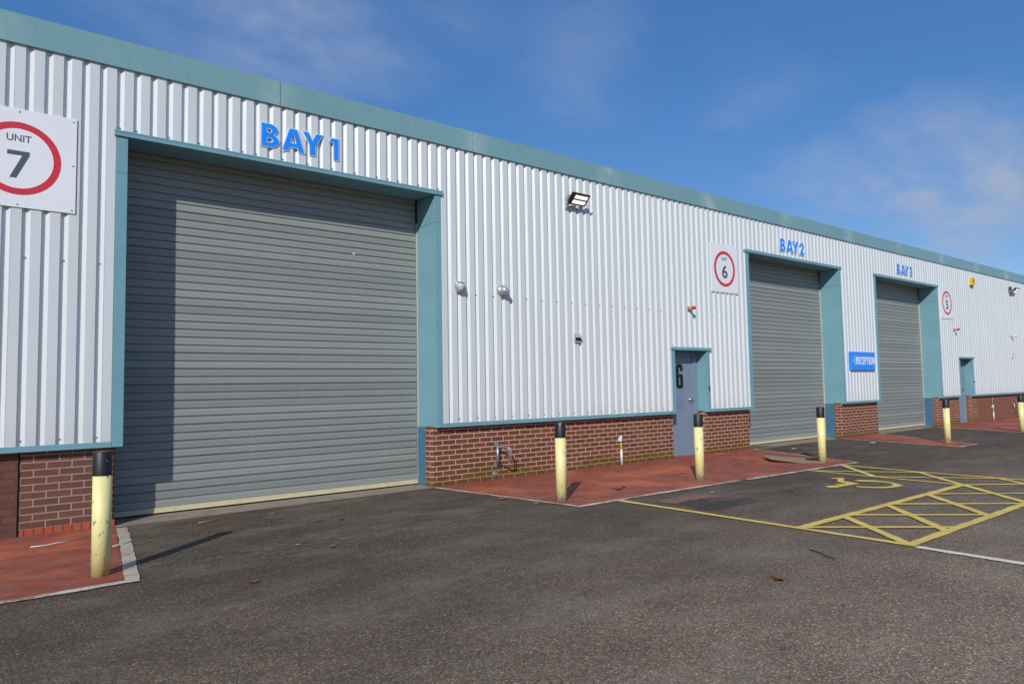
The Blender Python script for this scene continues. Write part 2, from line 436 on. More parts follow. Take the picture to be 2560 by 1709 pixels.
# ------------------------------------------------------------------ ground
Z1, Z2, Z3 = .0035, .0070, .0105        # sheets above the yard (layout units)
mb = MB(); mb.sheet([(-300,-300),(400,-300),(400,300),(-300,300)], 0)
structure('ground', mb, M['yard'])
def ragged(pts, step=.12, j=.012):
    out = []
    for i in range(len(pts)):
        a, b = Vector(pts[i]), Vector(pts[(i+1)%len(pts)]); n = max(1, int((b-a).length/step))
        nn = Vector((b.y-a.y, a.x-b.x)).normalized()
        for k in range(n):
            q = a.lerp(b, k/n)+(nn*random.uniform(-j, j) if k else Vector((0,0)))
            out.append(tuple(q))
    return out
# tarmac aprons in front of the three shutters
for ap in ([(1.70,-.02),(6.64,-.02),(6.98,-2.56),(1.36,-2.60)], [(16.2,-.02),(20.9,-.02),(20.3,-2.5),(15.1,-2.5)], [(23.2,-.02),(27.4,-.02),(26.5,-2.5),(21.5,-2.5)]):
    mb = MB(); mb.sheet(ragged(ap, .1, .02), Z1*.6); structure('tarmac_apron', mb, M['apron'])
for x0, x1, y1 in ((1.76, 6.62, -.03), (16.2, 21.08, -.05), (23.46, 28.43, -.05)):
    mb = MB(); mb.sheet(ragged([(x0,y1),(x1,y1+.08),(x1,.9),(x0,.9)], .12, .012), Z1); structure('concrete_threshold', mb, M['concrete'])
paves = ([(-12,.3),(1.76,.3),(1.75,-.05),(1.33,-3.03),(-12,-3.03)],
         [(6.62,.3),(16.18,.3),(16.16,0),(14.85,-3.2),(7.02,-3.03),(6.62,.05)],
         [(20.75,.3),(23.2,.3),(23.2,-.03),(20.9,-3.45),(19.9,-3.40),(20.72,-.06)],
         [(27.43,.3),(70,.3),(70,-3.2),(26.1,-3.2),(27.43,-.2)])
for p in paves:
    mb = MB(); mb.sheet(p, Z2); structure('pavement', mb, M['red'])
def ribbon(mb, pts, w, z, step=.045, j=.008):
    """a painted stripe along pts with slightly uneven edges"""
    lft, rgt = [], []; ja = jb = 0.0
    pts = [Vector(p) for p in pts]
    for i in range(len(pts)-1):
        a, b = pts[i], pts[i+1]; n = max(1, int((b-a).length/step)); nn = Vector((a.y-b.y, b.x-a.x)).normalized()
        for k in range(n+(i == len(pts)-2)):
            q = a.lerp(b, k/n)
            ja = ja*.6+random.uniform(-j, j)*.8; jb = jb*.6+random.uniform(-j, j)*.8
            lft.append(q+nn*(w/2+ja)); rgt.append(q-nn*(w/2+jb))
    i0 = len(mb.v)
    mb.grid([[(*q, z) for q in rgt], [(*q, z) for q in lft]], 0, False)
def marking(name, stripes, mat, z=Z3, j=.008):
    for k, (pts, w) in enumerate(stripes):
        mb = MB(); ribbon(mb, pts, w, z+k*.0002, .045, j); structure(name, mb, mat)
marking('kerb_line', [([(1.81,-.15),(1.62,-1.5),(1.385,-3.05)], .125)], M['kerb_line'], j=.007)
marking('edge_line', [([(-12,-3.085),(1.44,-3.085)], .10), ([(6.60,.05),(7.01,-3.04)], .07), ([(6.96,-3.09),(8.4,-3.06),(10.85,-3.13)], .10),
    ([(11.05,-3.15),(14.9,-3.26)], .10), ([(16.17,-.02),(14.9,-3.22)], .07), ([(20.70,-.07),(19.86,-3.42)], .08), ([(19.85,-3.45),(20.95,-3.50)], .10),
    ([(23.21,-.04),(20.93,-3.46)], .08), ([(27.43,-.24),(26.1,-3.2)], .08)], M['edge_line'], j=.012)
HY = -5.93; FY = -7.14
yl = [([(7.80,-3.12),(7.80,FY-.06)], .10), ([(7.78,FY),(14.2,FY)], .11), ([(7.80,HY),(12.86,HY)], .12),
      ([(12.97,-3.28),(12.84,-4.8),(12.79,HY)], .09), ([(14.22,-3.25),(14.05,-4.78),(14.05,FY)], .10),
      ([(12.80,HY),(14.05,HY-1.12)], .10), ([(12.95,-3.32),(13.97,-4.80)], .10), ([(12.88,-4.54),(14.0,-6.05)], .10),
      ([(14.04,-4.78),(12.80,-5.91)], .10), ([(14.23,-3.26),(12.84,-4.55)], .10), ([(14.05,-6.03),(12.98,FY)], .10)]
for x in (7.85, 8.98, 10.16, 11.44): yl.append(([(x,HY),(x+1.26,FY)], .09))
for x in (8.86, 10.07, 11.39, 12.79): yl.append(([(x,HY),(x-1.06 if x < 9 else x-1.28,FY)], .11))
marking('yellow_line', yl, M['yellow_line'])
marking('white_line', [([(7.76,-7.22),(7.74,-8.14),(7.66,-14)], .11)], M['white_line'])
wc1 = [(12.18,-4.077),(12.288,-4.142),(12.354,-4.241),(11.97,-4.40),(11.93,-4.54),(11.831,-4.742),(11.455,-4.697),(11.172,-4.695),(11.074,-4.619),(11.164,-4.50),(11.295,-4.52),(11.383,-4.585),(11.52,-4.588),(11.462,-4.50),(11.54,-4.49),(11.72,-4.585),(11.80,-4.40),(11.91,-4.326),(12.164,-4.208),(12.12,-4.113)]
wc2 = [(12.154,-4.488),(12.304,-4.53),(12.382,-4.726),(12.366,-4.942),(12.263,-5.148),(12.095,-5.317),(11.911,-5.334),(11.622,-5.263),(11.505,-5.119),(11.425,-4.996),(11.44,-4.865),(11.542,-4.829),(11.535,-4.946),(11.642,-5.097),(11.777,-5.196),(11.944,-5.203),(12.071,-5.165),(12.211,-5.05),(12.249,-4.91),(12.199,-4.766),(12.105,-4.623)]
for w in (wc1, wc2):
    mb = MB(); mb.sheet(ragged(w, .06, .004), Z3); structure('wheelchair_symbol', mb, M['yellow_line'])
mb = MB(); mb.sheet(ragged([(8.205,-3.469),(8.535,-3.504),(8.968,-3.505),(9.194,-3.67),(9.244,-4.036),(8.952,-3.924),(8.745,-3.835),(8.451,-3.831),(8.164,-3.879),(8.109,-3.714)], .05, .03), Z2); structure('tarmac_patch', mb, M['salmon'])
mb = MB(); mb.sheet(ragged([(8.203,-3.88),(8.451,-3.85),(8.839,-3.86),(9.08,-4.0),(9.264,-4.178),(9.292,-4.385),(9.205,-4.586),(8.903,-4.561),(8.505,-4.535),(8.122,-4.557),(8.041,-4.428),(8.12,-4.127)], .05, .03), Z1); structure('tarmac_patch', mb, M['patch'])

# ------------------------------------------------------------------ the warehouse terrace
X0, X1 = -10.0, 64.0
bd = thing('warehouse', (0,0,0), 'long white ribbed steel warehouse with teal fascia, brick plinth and three grey roller shutter bays', 'warehouse')
ZT = 6.02; ZB = 1.06
BAYS = [(1.70,1.83,6.645,6.76), (16.17,16.31,21.11,21.22), (23.42,23.56,28.45,28.57)]
DOORS = [(13.03,13.15,14.357,14.462), (30.26,30.37,31.62,31.73)]
LZ = 5.17; DZ = 2.555
P, CR, WB, DP = .2, .11, .04, .035
def jit(): return random.uniform(-.0007, .0007)
def clad(mb, x0, x1, z0, z1):
    nz = max(1, int((z1-z0)/.55)); zs = [z0+(z1-z0)*k/nz for k in range(nz+1)]
    cols = []; k = math.floor((x0-.379)/P)-1
    while True:
        b = .379+P*k
        for x, y in ((b, 0), (b+CR, 0), (b+CR+WB, DP), (b+CR+WB+.01, DP)): cols.append((x, y))
        k += 1
        if b > x1: break
    def yat(x):
        for (a, ya), (c, yc) in zip(cols, cols[1:]):
            if a <= x <= c: return ya+(yc-ya)*(x-a)/max(c-a, 1e-9)
        return 0
    pts = [(x0, yat(x0))]+[c for c in cols if x0+1e-4 < c[0] < x1-1e-4]+[(x1, yat(x1))]
    off = [(random.uniform(-.002,.002), 0) for _ in pts]
    rows = [[(x+(jit() if 0 < r < nz else 0), y+(jit() if 0 < r < nz else 0), z) for (x, y) in pts] for r, z in enumerate(zs)]
    mb.grid(rows, 0, False)
mb = MB()
ops = sorted([(b[0], b[3], LZ) for b in BAYS]+[(d[0], d[3], DZ) for d in DOORS])
x = X0
for a, b, zl in ops:
    clad(mb, x, a+.004, ZB, ZT); clad(mb, a+.004, b-.004, zl-.01, ZT); x = b-.004
clad(mb, x, X1, ZB, ZT)
build('wall_cladding', mb, M['clad'], bd, fixn=False)
# fixings in the valleys
mb = MB()
def screw(x, z):
    mb.cyl((x, DP, z), (x, DP-.012, z), .011, .011, 6, True, 0, False); mb.cyl((x, DP-.012, z), (x, DP-.022, z), .0055, .005, 6, True, 0, False)
k = -45
while .379+P*k < 45:
    vx = .379+P*k+CR+WB+.005; k += 1
    inop = [o for o in ops if o[0]-.02 < vx < o[1]+.02]
    if not inop:
        if k % 2 == 0: screw(vx, 3.385); screw(vx, 1.155)
    elif (k % 2 == 0 or random.random() < .3): screw(vx, inop[0][2]+.05)
tag(build('cladding_screw', mb, M['galv'], bd), kind='stuff')
# fascia panels
xj = 3.88-3.59*4
while xj < X1:
    mb = MB(); a, b = xj+.004, min(xj+3.59-.004, X1)
    mb.box(a, b, -.030, .0, 6.02, 6.395); mb.box(a, b, .0, .30, 6.355, 6.390)
    build('fascia_panel', mb, M['fascia'], bd, bevel=.004)
    mb = MB(); mb.box(b-.02, b+.028, -.022, -.005, 6.03, 6.37)
    for zz in (6.06, 6.2, 6.34): mb.cyl((b-.012,-.032,zz),(b-.012,-.028,zz),.007,None,6)
    build('fascia_joint_strip', mb, M['dark_metal'], bd)
    xj += 3.59
mb = MB(); mb.box(X0, X1, .0, .06, 6.02, 6.05); mb.face([(X0,.3,6.36),(X1,.3,6.36),(X1,24,7.4),(X0,24,7.4)])
build('roof', mb, [M['roof']], bd)
mb = MB(); mb.box(X0, X0+.1, .06, 24, 0, 6.0); mb.box(X1-.1, X1, .06, 24, 0, 6.0); mb.box(X0+.1, X1-.1, 23.9, 24, 0, 6.0)
build('rear_wall', mb, M['backwall'], bd)
# base flashing under the cladding
def flash(a, b):
    mb = MB(); mb.box(a, b, -.014, .045, 1.02, 1.092); mb.box(a, b, .045, .12, 1.035, 1.05)
    build('base_flashing', mb, M['teal'], bd, bevel=.003)
edges = []; x = X0
lows = sorted([(b[0], b[3]) for b in BAYS]+[(d[0], d[3]) for d in DOORS])
for a, b in lows:
    n = max(1, round((a-x)/3.4))
    for k in range(n): flash(x+(a-x)*k/n+.001, x+(a-x)*(k+1)/n-.001)
    x = b
for k in range(10): flash(x+3.2*k+.001, x+3.2*(k+1)-.001)
# brick plinth: plan outline swept up, courses follow the outline
def plinth(plan, z1=1.04, mat='brick', off=0.0):
    mb = MB(); d = off
    for (a, b) in zip(plan, plan[1:]):
        l = math.dist(a, b)
        mb.face([(a[0],a[1],0),(b[0],b[1],0),(b[0],b[1],z1),(a[0],a[1],z1)], 0, False, [(d,0),(d+l,0),(d+l,z1),(d,z1)]); d += l
    build('brick_plinth', mb, M[mat], bd, fixn=False)
c = .035
plinth([(X0,.1),(.725,.1)], mat='brick_dark_joint')
mb = MB(); mb.box(.724, .748, .112, .16, 0, 1.03); build('movement_joint', mb, M['black'], bd)
plinth([(.75,.1),(1.74-.0,.1),(1.76,.12),(1.76,.62)], mat='brick_left')
mb = MB(); 
mb.face([(.752,.094,0),(1.765,.094,0),(1.765,.094,.088),(.752,.094,.088)], 0, False, [(0,.1),(1.013,.1),(1.013,.188),(0,.188)])
mb.face([(1.765,.094,0),(1.765,.60,0),(1.765,.60,.088),(1.765,.094,.088)], 0, False, [(0,.1),(.5,.1),(.5,.188),(0,.188)])
mb.face([(.752,.094,.088),(1.765,.094,.088),(1.765,.11,.088),(.752,.11,.088)], 0, False, [(0,.1),(1,.1),(1,.11),(0,.11)])
build('brick_base_course', mb, M['soldier'], bd, fixn=False)
plinth([(6.60,.30),(6.60,.1+c),(6.60+c,.1),(13.138,.1),(13.15,.112),(13.15,.32)])
plinth([(14.357,.32),(14.357,.1+c),(14.357+c,.1),(16.22,.1),(16.24,.12),(16.24,.62)], off=.1)
plinth([(21.07,.30),(21.07,.1+c),(21.07+c,.1),(23.48,.1),(23.50,.12),(23.50,.62)], off=.05)
plinth([(28.42,.30),(28.42,.1+c),(28.42+c,.1),(30.36,.1),(30.37,.112),(30.37,.32)])
plinth([(31.62,.32),(31.62,.1+c),(31.62+c,.1),(32.25,.1)], off=.12)
plinth([(32.25,.1),(X1,.1)], mat='brick_painted', off=.75)
# bays
def bay(o0, i0, i1, o1, n):
    y1 = .62; s = .115
    mb = MB()                                                # lintel flashing and soffit
    mb.box(o0-.035, i0+2.9, -.036, .03, 5.098, 5.172); mb.box(i0+2.903, o1+.03, -.036, .03, 5.098, 5.172)
    mb.box(o0-.035, o1+.03, -.04, -.036, 5.150, 5.172)
    mb.box(i0, i1, .03, y1-.10, 5.098, 5.13)
    mb.box(i0, i1, y1-.13, y1-.10, 5.13, 5.5)
    build('lintel', mb, M['teal'], bd, bevel=.003)
    for a, b, xi, sgn in ((o0, i0, i0, -1), (i1, o1, i1, 1)):
        mb = MB()
        for z0, z1 in ((1.022, 4.608), (4.611, 5.096)):
            mb.box(a, b, -.010, .05, z0, z1)
            xa, xb = (xi-.02, xi) if sgn < 0 else (xi, xi+.02)
            mb.box(xa, xb, .05, y1-.02, z0, z1)
        build('door_jamb', mb, M['teal'], bd, bevel=.003)
        mb = MB()
        if sgn > 0: mb.box(xi-.022, xi+.08, .30, .60, 0, 1.02)
        else: mb.box(xi-.08, xi-.04, .30, .60, 0, 1.02)
        build('steel_column', mb, M['blue_steel'], bd)
    # roller curtain
    prof = [(0,.001),(.006,-.0035),(.052,-.006),(.056,-.0075),(.098,-.0065),(.1005,-.002),(.1005,.018),(.1125,.018)]
    pts = []; z = .10
    while z < 5.38:
        q = random.uniform(-.0036,.0036)
        pts += [(z+a, y1+b+(q*(a/.05-1) if b < .01 else 0)) for a, b in prof]; z += s
    xa, xb = i0-.07, i1-.028
    nx = 14; xs = [xa+(xb-xa)*k/nx for k in range(nx+1)]
    mb = MB(); mb.grid([[(xx, yy+.004*math.sin(xx*2.1+zz*1.3), zz) for xx in xs] for zz, yy in pts], 0, False)
    sh = build('roller_shutter', mb, M['shutter'], bd, fixn=False)
    mb = MB(); mb.box(xa, xb, y1-.022, y1+.02, .028, .098); mb.box(xa, xb, y1-.032, y1-.022, .028, .044)
    build('bottom_rail', mb, M['cream'], sh, bevel=.004)
    mb = MB(); mb.box(i0-.1, i1+.02, y1-.14, y1+.5, 5.5, 5.52); mb.box(i0-.1, i1+.02, y1+.03, y1+.05, 5.0, 5.5); build('black_roller_box', mb, M['black'], sh)  # roller box added in black to darken the top of the opening
    mb = MB(); mb.box(i1-.016, i1-.003, y1-.03, y1+.03, .0, 4.7); build('guide_rail', mb, M['rail'], sh)
    if n == 0:
        mb = MB(); mb.cyl((5.394,y1-.008,4.013),(5.394,y1-.014,4.013),.02,None,10); build('white_spot', mb, M['litter'], sh)
    mb = MB(); mb.box(xa, xb, y1+.05, y1+.1, 0, .12); build('floor_gap_shade', mb, M['black'], sh)  # black strip painted as the shade in the gap beneath the shutter
for n, b in enumerate(BAYS): bay(*b, n)
# personnel doors
def pdoor(o0, i0, i1, o1, num):
    y1 = .30
    mb = MB(); mb.box(o0-.02, o1+.06, -.036, .03, 2.49, 2.56); mb.box(i0, i1, .03, y1, 2.49, 2.52)
    build('lintel', mb, M['teal'], bd, bevel=.003)
    for a, b, xi, sgn in ((o0, i0, i0, -1), (i1, o1, i1, 1)):
        mb = MB(); mb.box(a, b, -.010, .05, 1.022, 2.488)
        xa, xb = (xi-.02, xi) if sgn < 0 else (xi, xi+.02)
        mb.box(xa, xb, .05, y1, 1.022, 2.488)
        build('door_jamb', mb, M['teal'], bd, bevel=.003)
    mb = MB(); mb.box(i0+.0, i1-.185, y1, y1+.04, .02, 2.355)
    dr = build('door', mb, M['door'], bd, bevel=.004)
    mb = MB(); mb.box(i1-.18, i1-.04, y1-.03, y1+.05, 0, 2.42); mb.box(i0, i1-.182, y1-.03, y1+.05, 2.362, 2.42)
    mb.box(i1-.04, i1-.005, y1-.01, y1+.05, 0, 2.42); mb.box(i0, i1, y1-.005, y1+.05, 2.422, 2.49)
    build('door_frame', mb, M['door'], bd, bevel=.003)
    mb = MB(); mb.box(i0, i1-.19, y1-.006, y1-.001, .03, 1.12); build('kick_plate', mb, M['door'], dr)
    mb = MB(); hx = i1-.245
    mb.box(hx-.02, hx+.02, y1-.012, y1-.001, 1.19, 1.45); mb.cyl((hx,y1-.012,1.33),(hx,y1-.065,1.33),.016,None,10)
    mb.tube([(hx+.01,y1-.06,1.33),(hx-.12,y1-.062,1.33),(hx-.17,y1-.05,1.335)], .013, 8)
    build('handle', mb, M['chrome'], dr, bevel=.0)
    mb = MB(); mb.box(hx-.012, hx+.012, y1-.016, y1-.012, 1.21, 1.25); build('keyhole', mb, M['black'], dr)
    mb = MB(); mb.box(i0, i1-.19, y1-.02, y1-.001, 0, .03); build('threshold_strip', mb, M['galv'], dr)
    if num:
        mb = MB(); mb.box(i0+.35, i0+.63, y1-.0068, y1-.001, 1.135, 1.42); build('overpainted_patch', mb, M['door_patch'], dr)
        six = [(.2,.03),(.5,0),(.8,.03),(.95,.15),(1,.35),(1,1.2),(.95,1.35),(.8,1.45),(.6,1.45),(.42,1.36),(.42,2.0),(.46,2.08),(.5,2.1),(.55,2.08),(.6,2.0),(.6,1.75),(1,1.75),(1,2.1),(.93,2.3),(.78,2.42),(.5,2.45),(.2,2.42),(.05,2.3),(0,2.1),(0,.35),(.06,.15)]
        hole = [(.42,.45),(.42,1.05),(.46,1.13),(.5,1.15),(.56,1.13),(.6,1.05),(.6,.45),(.56,.37),(.5,.35),(.46,.37)]
        f = lambda l: [(i0+.40+px*.262, 1.592+pz*.241) for px, pz in l]
        shape('numeral', [f(six), f(hole)], y1-.004, .006, M['glyph_black'], dr)
for n, d in enumerate(DOORS): pdoor(*d, n == 0)

# ------------------------------------------------------------------ lettering above the bays
def B_loops(x, z):
    o = [(x,z),(x,z+.347),(x+.118,z+.347)]+list(reversed(arc(x+.120,z+.268,.125,.079,-62,82,10)))
    o += list(reversed(arc(x+.128,z+.0975,.137,.0975,-84,62,12)))
    h1 = [(x+.078,z+.212),(x+.078,z+.282)]+list(reversed(arc(x+.115,z+.247,.046,.035,-88,88,8)))
    h2 = [(x+.078,z+.063),(x+.078,z+.140)]+list(reversed(arc(x+.120,z+.1015,.058,.0385,-88,88,8)))
    return [o, h1, h2]
A_l = [[(4.027,5.707),(4.144,5.707),(4.26,5.360),(4.18,5.360),(4.154,5.424),(4.022,5.424),(4.000,5.360),(3.917,5.360)], [(4.084,5.659),(4.040,5.485),(4.135,5.485)]]
Y_l = [[(4.237,5.707),(4.329,5.707),(4.393,5.582),(4.454,5.707),(4.556,5.707),(4.442,5.516),(4.436,5.360),(4.352,5.360),(4.348,5.516)]]
one = [[(4.708,5.698),(4.826,5.698),(4.828,5.360),(4.752,5.360),(4.750,5.638),(4.674,5.638)]]
def stroke(pts, w):
    l, r = [], []; n = len(pts); P2 = [Vector(p) for p in pts]
    for i in range(n):
        e0 = (P2[i]-P2[max(i-1,0)]); e1 = (P2[min(i+1,n-1)]-P2[i])
        e0 = e0.normalized() if e0.length else e1.normalized(); e1 = e1.normalized() if e1.length else e0
        n0 = Vector((-e0.y, e0.x)); n1 = Vector((-e1.y, e1.x)); q = (n0+n1).normalized(); q = q/max(q.dot(n0), .5)
        l.append(tuple(P2[i]+q*w/2)); r.append(tuple(P2[i]-q*w/2))
    return l+r[::-1]
def digit_loops(d, x, z):
    w = .078
    if d == '2':
        o = arc(x+.105, z+.247, .066, .061, 172, -38, 12)
        return [stroke(o+[(x+.062, z+.066)], w)[:], [(x, z), (x+.215, z), (x+.215, z+.072), (x, z+.072)]]
    up = arc(x+.095, z+.256, .066, .054, 165, -82, 10); lo = arc(x+.095, z+.103, .078, .066, 90, -165, 12)
    return [stroke(up+lo[1:], .074)]
def lettering(x0, z, digit, label):
    t = thing('bay_lettering', (x0, -.004, z), label, 'sign', 'bay lettering above the shutters')
    sh = lambda ls: [[(a-3.597, b-5.360) for a, b in l] for l in ls]
    items = [B_loops(0, 0), sh(A_l), sh(Y_l)]
    if digit == '1': items.append(sh(one))
    for l in items:
        p = shape('letter', l, -.006, .010, M['letter_white'], t, .010)
        shape('letter_face', l, -.0125, .004, M['blue'], p)
    if digit != '1':
        if digit == '3':
            p = text('letter', digit, (1.035, 1.235, -.008, .355), -.008, .014, M['letter_white'], t, .034)
            text('letter_face', digit, (1.046, 1.224, .004, .343), -.0165, .006, M['blue'], p, .024); return t
        pp = digit_loops(digit, 1.035, 0)
        p = shape('letter', pp[:1], -.008, .014, M['letter_white'], t, .013); shape('letter_face', pp[:1], -.0165, .006, M['blue'], p)
        if len(pp) > 1:
            shape('letter_foot', pp[1:], -.0082, .0142, M['letter_white'], p, .013); shape('letter_face', pp[1:], -.0167, .0062, M['blue'], p)
    return t
lettering(3.597, 5.358, '1', 'blue white-edged letters BAY 1 above the large near shutter')
lettering(17.86, 5.312, '2', 'blue letters BAY 2 above the middle shutter')
lettering(25.18, 5.312, '3', 'blue letters BAY 3 above the farthest shutter')

# ------------------------------------------------------------------ unit signs
def unit_sign(x0, x1, z0, z1, num, label):
    t = thing('unit_sign', (x0, -.002, z0), label, 'sign', 'unit number signs'); w, h = x1-x0, z1-z0
    mb = MB(); mb.box(0, w, -.014, 0, 0, h); build('board', mb, M['sign_white'], t, bevel=.003)
    cx, cz = w/2, h*.495; r = .44
    shape('ring', [arc(cx, cz, r*1.0, r*1.02, 0, 357, 64), arc(cx, cz, r-.078, r*1.02-.078, 0, 357, 64)], -.0155, .003, M['sign_red'], t)
    text('word', 'UNIT', (cx-.125, cx+.125, h*.665, h*.735), -.0155, .003, M['sign_grey'], t, .008)
    if num == '7':
        s = [(0,.308),(0,.365),(.225,.365),(.225,.316),(.095,0),(.028,0),(.152,.308)]
        shape('numeral', [[(cx-.115+a, h*.295+b*.92) for a, b in s]], -.0155, .003, M['sign_grey'], t)
    else:
        text('numeral', num, (cx-.118, cx+.118, h*.30, h*.575), -.0155, .003, M['sign_grey'], t, .022)
    for px, pz in ((.04,.04),(w-.04,.04),(.04,h-.04),(w-.04,h-.04),(w/2,.035),(w/2,h-.035),(.035,h/2),(w-.035,h/2)):
        mb = MB(); mb.cyl((px,-.014,pz),(px,-.020,pz),.011,.009,10); build('screw', mb, M['galv'], t)
    return t
unit_sign(.035, 1.245, 3.985, 5.205, '7', 'white square sign with red ring reading UNIT 7 beside the nearest shutter')
unit_sign(14.645, 15.785, 3.96, 5.175, '6', 'white square sign with red ring reading UNIT 6')
unit_sign(28.79, 29.965, 3.97, 5.185, '5', 'white square sign with red ring reading UNIT 5')

# reception sign
t = thing('reception_sign', (21.53, 0, 2.033), 'blue box sign with pale arrow reading RECEPTION on the wall between two shutters', 'sign')
mb = MB(); mb.box(0, 1.585, -.062, 0, 0, .565); build('sign_box', mb, M['blue'], t, bevel=.004)
shape('arrow', [[(.075,.29),(.31,.50),(.31,.09)]], -.0635, .003, M['light_blue'], t)
def rec_letters():
    k = .2; O = {}
    def bowl(): return [[(0,0),(0,1),(.26,1)]+list(reversed(arc(.26,.71,.25,.29,-90,90,10)))+[(k,.42),(k,0)], [(k,.60),(k,.82)]+list(reversed(arc(.25,.71,.09,.11,-90,90,6)))]
    O['P'] = (.51, bowl())
    O['R'] = (.56, [[(0,0),(0,1),(.27,1)]+list(reversed(arc(.27,.71,.25,.29,-68,90,10)))+[(.57,0),(.34,0),(.2,.36),(k,0)], [(k,.57),(k,.82)]+list(reversed(arc(.25,.695,.09,.125,-90,90,6)))])
    O['E'] = (.45, [[(0,0),(0,1),(.45,1),(.45,.81),(k,.81),(k,.6),(.43,.6),(.43,.41),(k,.41),(k,.19),(.45,.19),(.45,0)]])
    O['C'] = (.66, [stroke(arc(.46,.5,.36,.415,62,298,18), .2)])
    O['T'] = (.48, [[(.14,0),(.14,.81),(0,.81),(0,1),(.48,1),(.48,.81),(.34,.81),(.34,0)]])
    O['I'] = (.2, [[(0,0),(0,1),(.2,1),(.2,0)]])
    O['O'] = (.78, [arc(.39,.5,.39,.53,0,350,28), arc(.39,.5,.19,.33,0,350,28)])
    O['N'] = (.6, [[(0,0),(0,1),(.2,1),(.42,.42),(.42,1),(.6,1),(.6,0),(.41,0),(.18,.58),(.18,0)]])
    return O
RL = rec_letters(); word = 'RECEPTION'; tot = sum(RL[q][0] for q in word)+.09*8; xx = 0
for q in word:
    wd, lp = RL[q]; fx = (1.55-.335)/tot
    shape('letter', [[(.335+(xx+a)*fx, .175+b*.235) for a, b in l] for l in lp], -.0635, .003, M['sign_white'], t); xx += wd+.09

# ------------------------------------------------------------------ bollards
b0 = thing('bollard', (1.195,-2.645,0), 'nearest chipped yellow bollard with black top, left of the BAY 1 shutter', 'bollard', 'yellow and black bollards')
mb = MB(); mb.cyl((0,0,0),(0,0,.94),.0805,None,40); build('post', mb, M['bollard_yellow'], b0)
mb = MB(); mb.cyl((0,0,.935),(0,0,1.15),.083,None,40,False); mb.cyl((0,0,1.15),(0,0,1.158),.083,.077,40,False); build('top_band', mb, M['bollard_black'], b0)
mb = MB(); mb.cyl((0,0,1.12),(0,0,1.158),.077,None,36); mb.cyl((.01,.0,1.158),(.01,.0,1.166),.06,.04,16); build('cap', mb, M['rust'], b0)
for bx, by, lab in ((7.19,-2.53,'yellow bollard with black top at the pavement corner right of the BAY 1 shutter'),
        (10.50,-2.56,'yellow bollard with black top standing in front of the door marked 6'),
        (14.60,-2.665,'yellow bollard with black top beside the flat cardboard sheet'),
        (21.02,-2.79,'yellow bollard with black top on the narrow red strip between BAY 2 and BAY 3'),
        (26.72,-2.90,'yellow bollard with black top cut by the right edge of the photo')):
    o = copy_tree(b0); o.location = Vector((bx,by,0))*K; o.rotation_euler.z = random.uniform(0, 6.2); o['label'] = lab

# ------------------------------------------------------------------ wall-mounted bike holders
ch = thing('bike_holder', (7.975,.1,0), 'galvanised wall bike holder with looped arms on the brick plinth right of BAY 1', 'bike holder', 'bike holders on the plinth')
mb = MB()
for zc in (.655, .285):
    mb.box(-.03,.03,-.012,0,zc-.055,zc+.055); mb.cyl((0,-.012,zc+(.02 if zc > .5 else -.02)),(0,-.022,zc+(.02 if zc > .5 else -.02)),.014,None,8)
    mb.box(-.022,.022,-.06,-.012,zc-.045 if zc > .5 else zc+.025,zc-.03 if zc > .5 else zc+.04)
build('wall_plate', mb, M['galv'], ch, bevel=.003)
mb = MB(); mb.cyl((0,-.07,.305),(0,-.07,.635),.027,None,18); build('pivot_tube', mb, M['galv'], ch)
for dx in (0, .045):
    mb = MB(); e = (.085+dx, -.30)
    mb.tube([(.0+dx*.3,-.07,.60),(e[0]*.85,e[1]*.85-.01,.60),(e[0]*.97,e[1]*.97,.59),(e[0],e[1],.56),(e[0],e[1],.42),(e[0]*.97,e[1]*.97,.385),(e[0]*.85,e[1]*.85-.01,.37),(.0+dx*.3,-.07,.345)], .0095, 8)
    build('arm_loop', mb, M['galv'], ch)
for bx, lab in ((36.35,'left one of the pair of grey bike holders on the far right plinth'), (36.95,'right one of the pair of grey bike holders on the far right plinth')):
    o = copy_tree(ch); o.location = Vector((bx,.1,0))*K; o['label'] = lab
t = thing('wall_anchor', (7.95,.1,.11), 'small grey disc anchor low on the mossy brick below the bike holder', 'anchor')
mb = MB(); mb.cyl((0,0,0),(0,-.02,0),.055,.048,18); build('disc', mb, M['galv'], t)
mb = MB(); mb.tube([(0,-.02,.02),(0,-.045,.0),(0,-.02,-.02)], .007, 8); build('eye', mb, M['galv'], t)

# ------------------------------------------------------------------ gas pipes
def gas_pipe(x, lab, top, tall=False):
    t = thing('service_pipe', (x,.055,0), lab, 'pipe', 'white service pipes on the plinth')
    mb = MB(); mb.cyl((0,0,0),(-.006,.0,.335),.027,None,14); build('sleeve', mb, M['pvc'], t)
    mb = MB(); mb.cyl((-.006,0,.335),(-.012,0,.49),.0215,None,14); mb.cyl((-.012,0,.425),(-.012,0,.435),.024,None,14,mi=1); build('tape_wrap', mb, [M['tape'], M['black']], t)
    mb = MB(); mb.cyl((-.012,0,.49),(-.014,0,.625),.032,.03,14); mb.box(-.06,-.03,-.01,.04,.50,.58); build('cap_fitting', mb, M['pvc'], t, bevel=.004)
    mb = MB(); mb.cyl((-.012,0,.484),(-.012,0,.505),.034,None,14); build('collar', mb, M['dark_metal'], t)
    if tall:
        mb = MB(); mb.tube([(-.014,.01,.62),(-.02,.02,.74),(.01,.02,.84),(.01,.02,.93)], .014, 8); mb.box(-.05,.06,-.03,0,.83,.85); build('valve', mb, M['galv'], t)
    return t
gas_pipe(11.33, 'white pipe with yellow tape rising beside the brick plinth left of door 6', .6)
gas_pipe(33.85, 'white pipe with yellow tape and a valve on the far right plinth', .6, True)

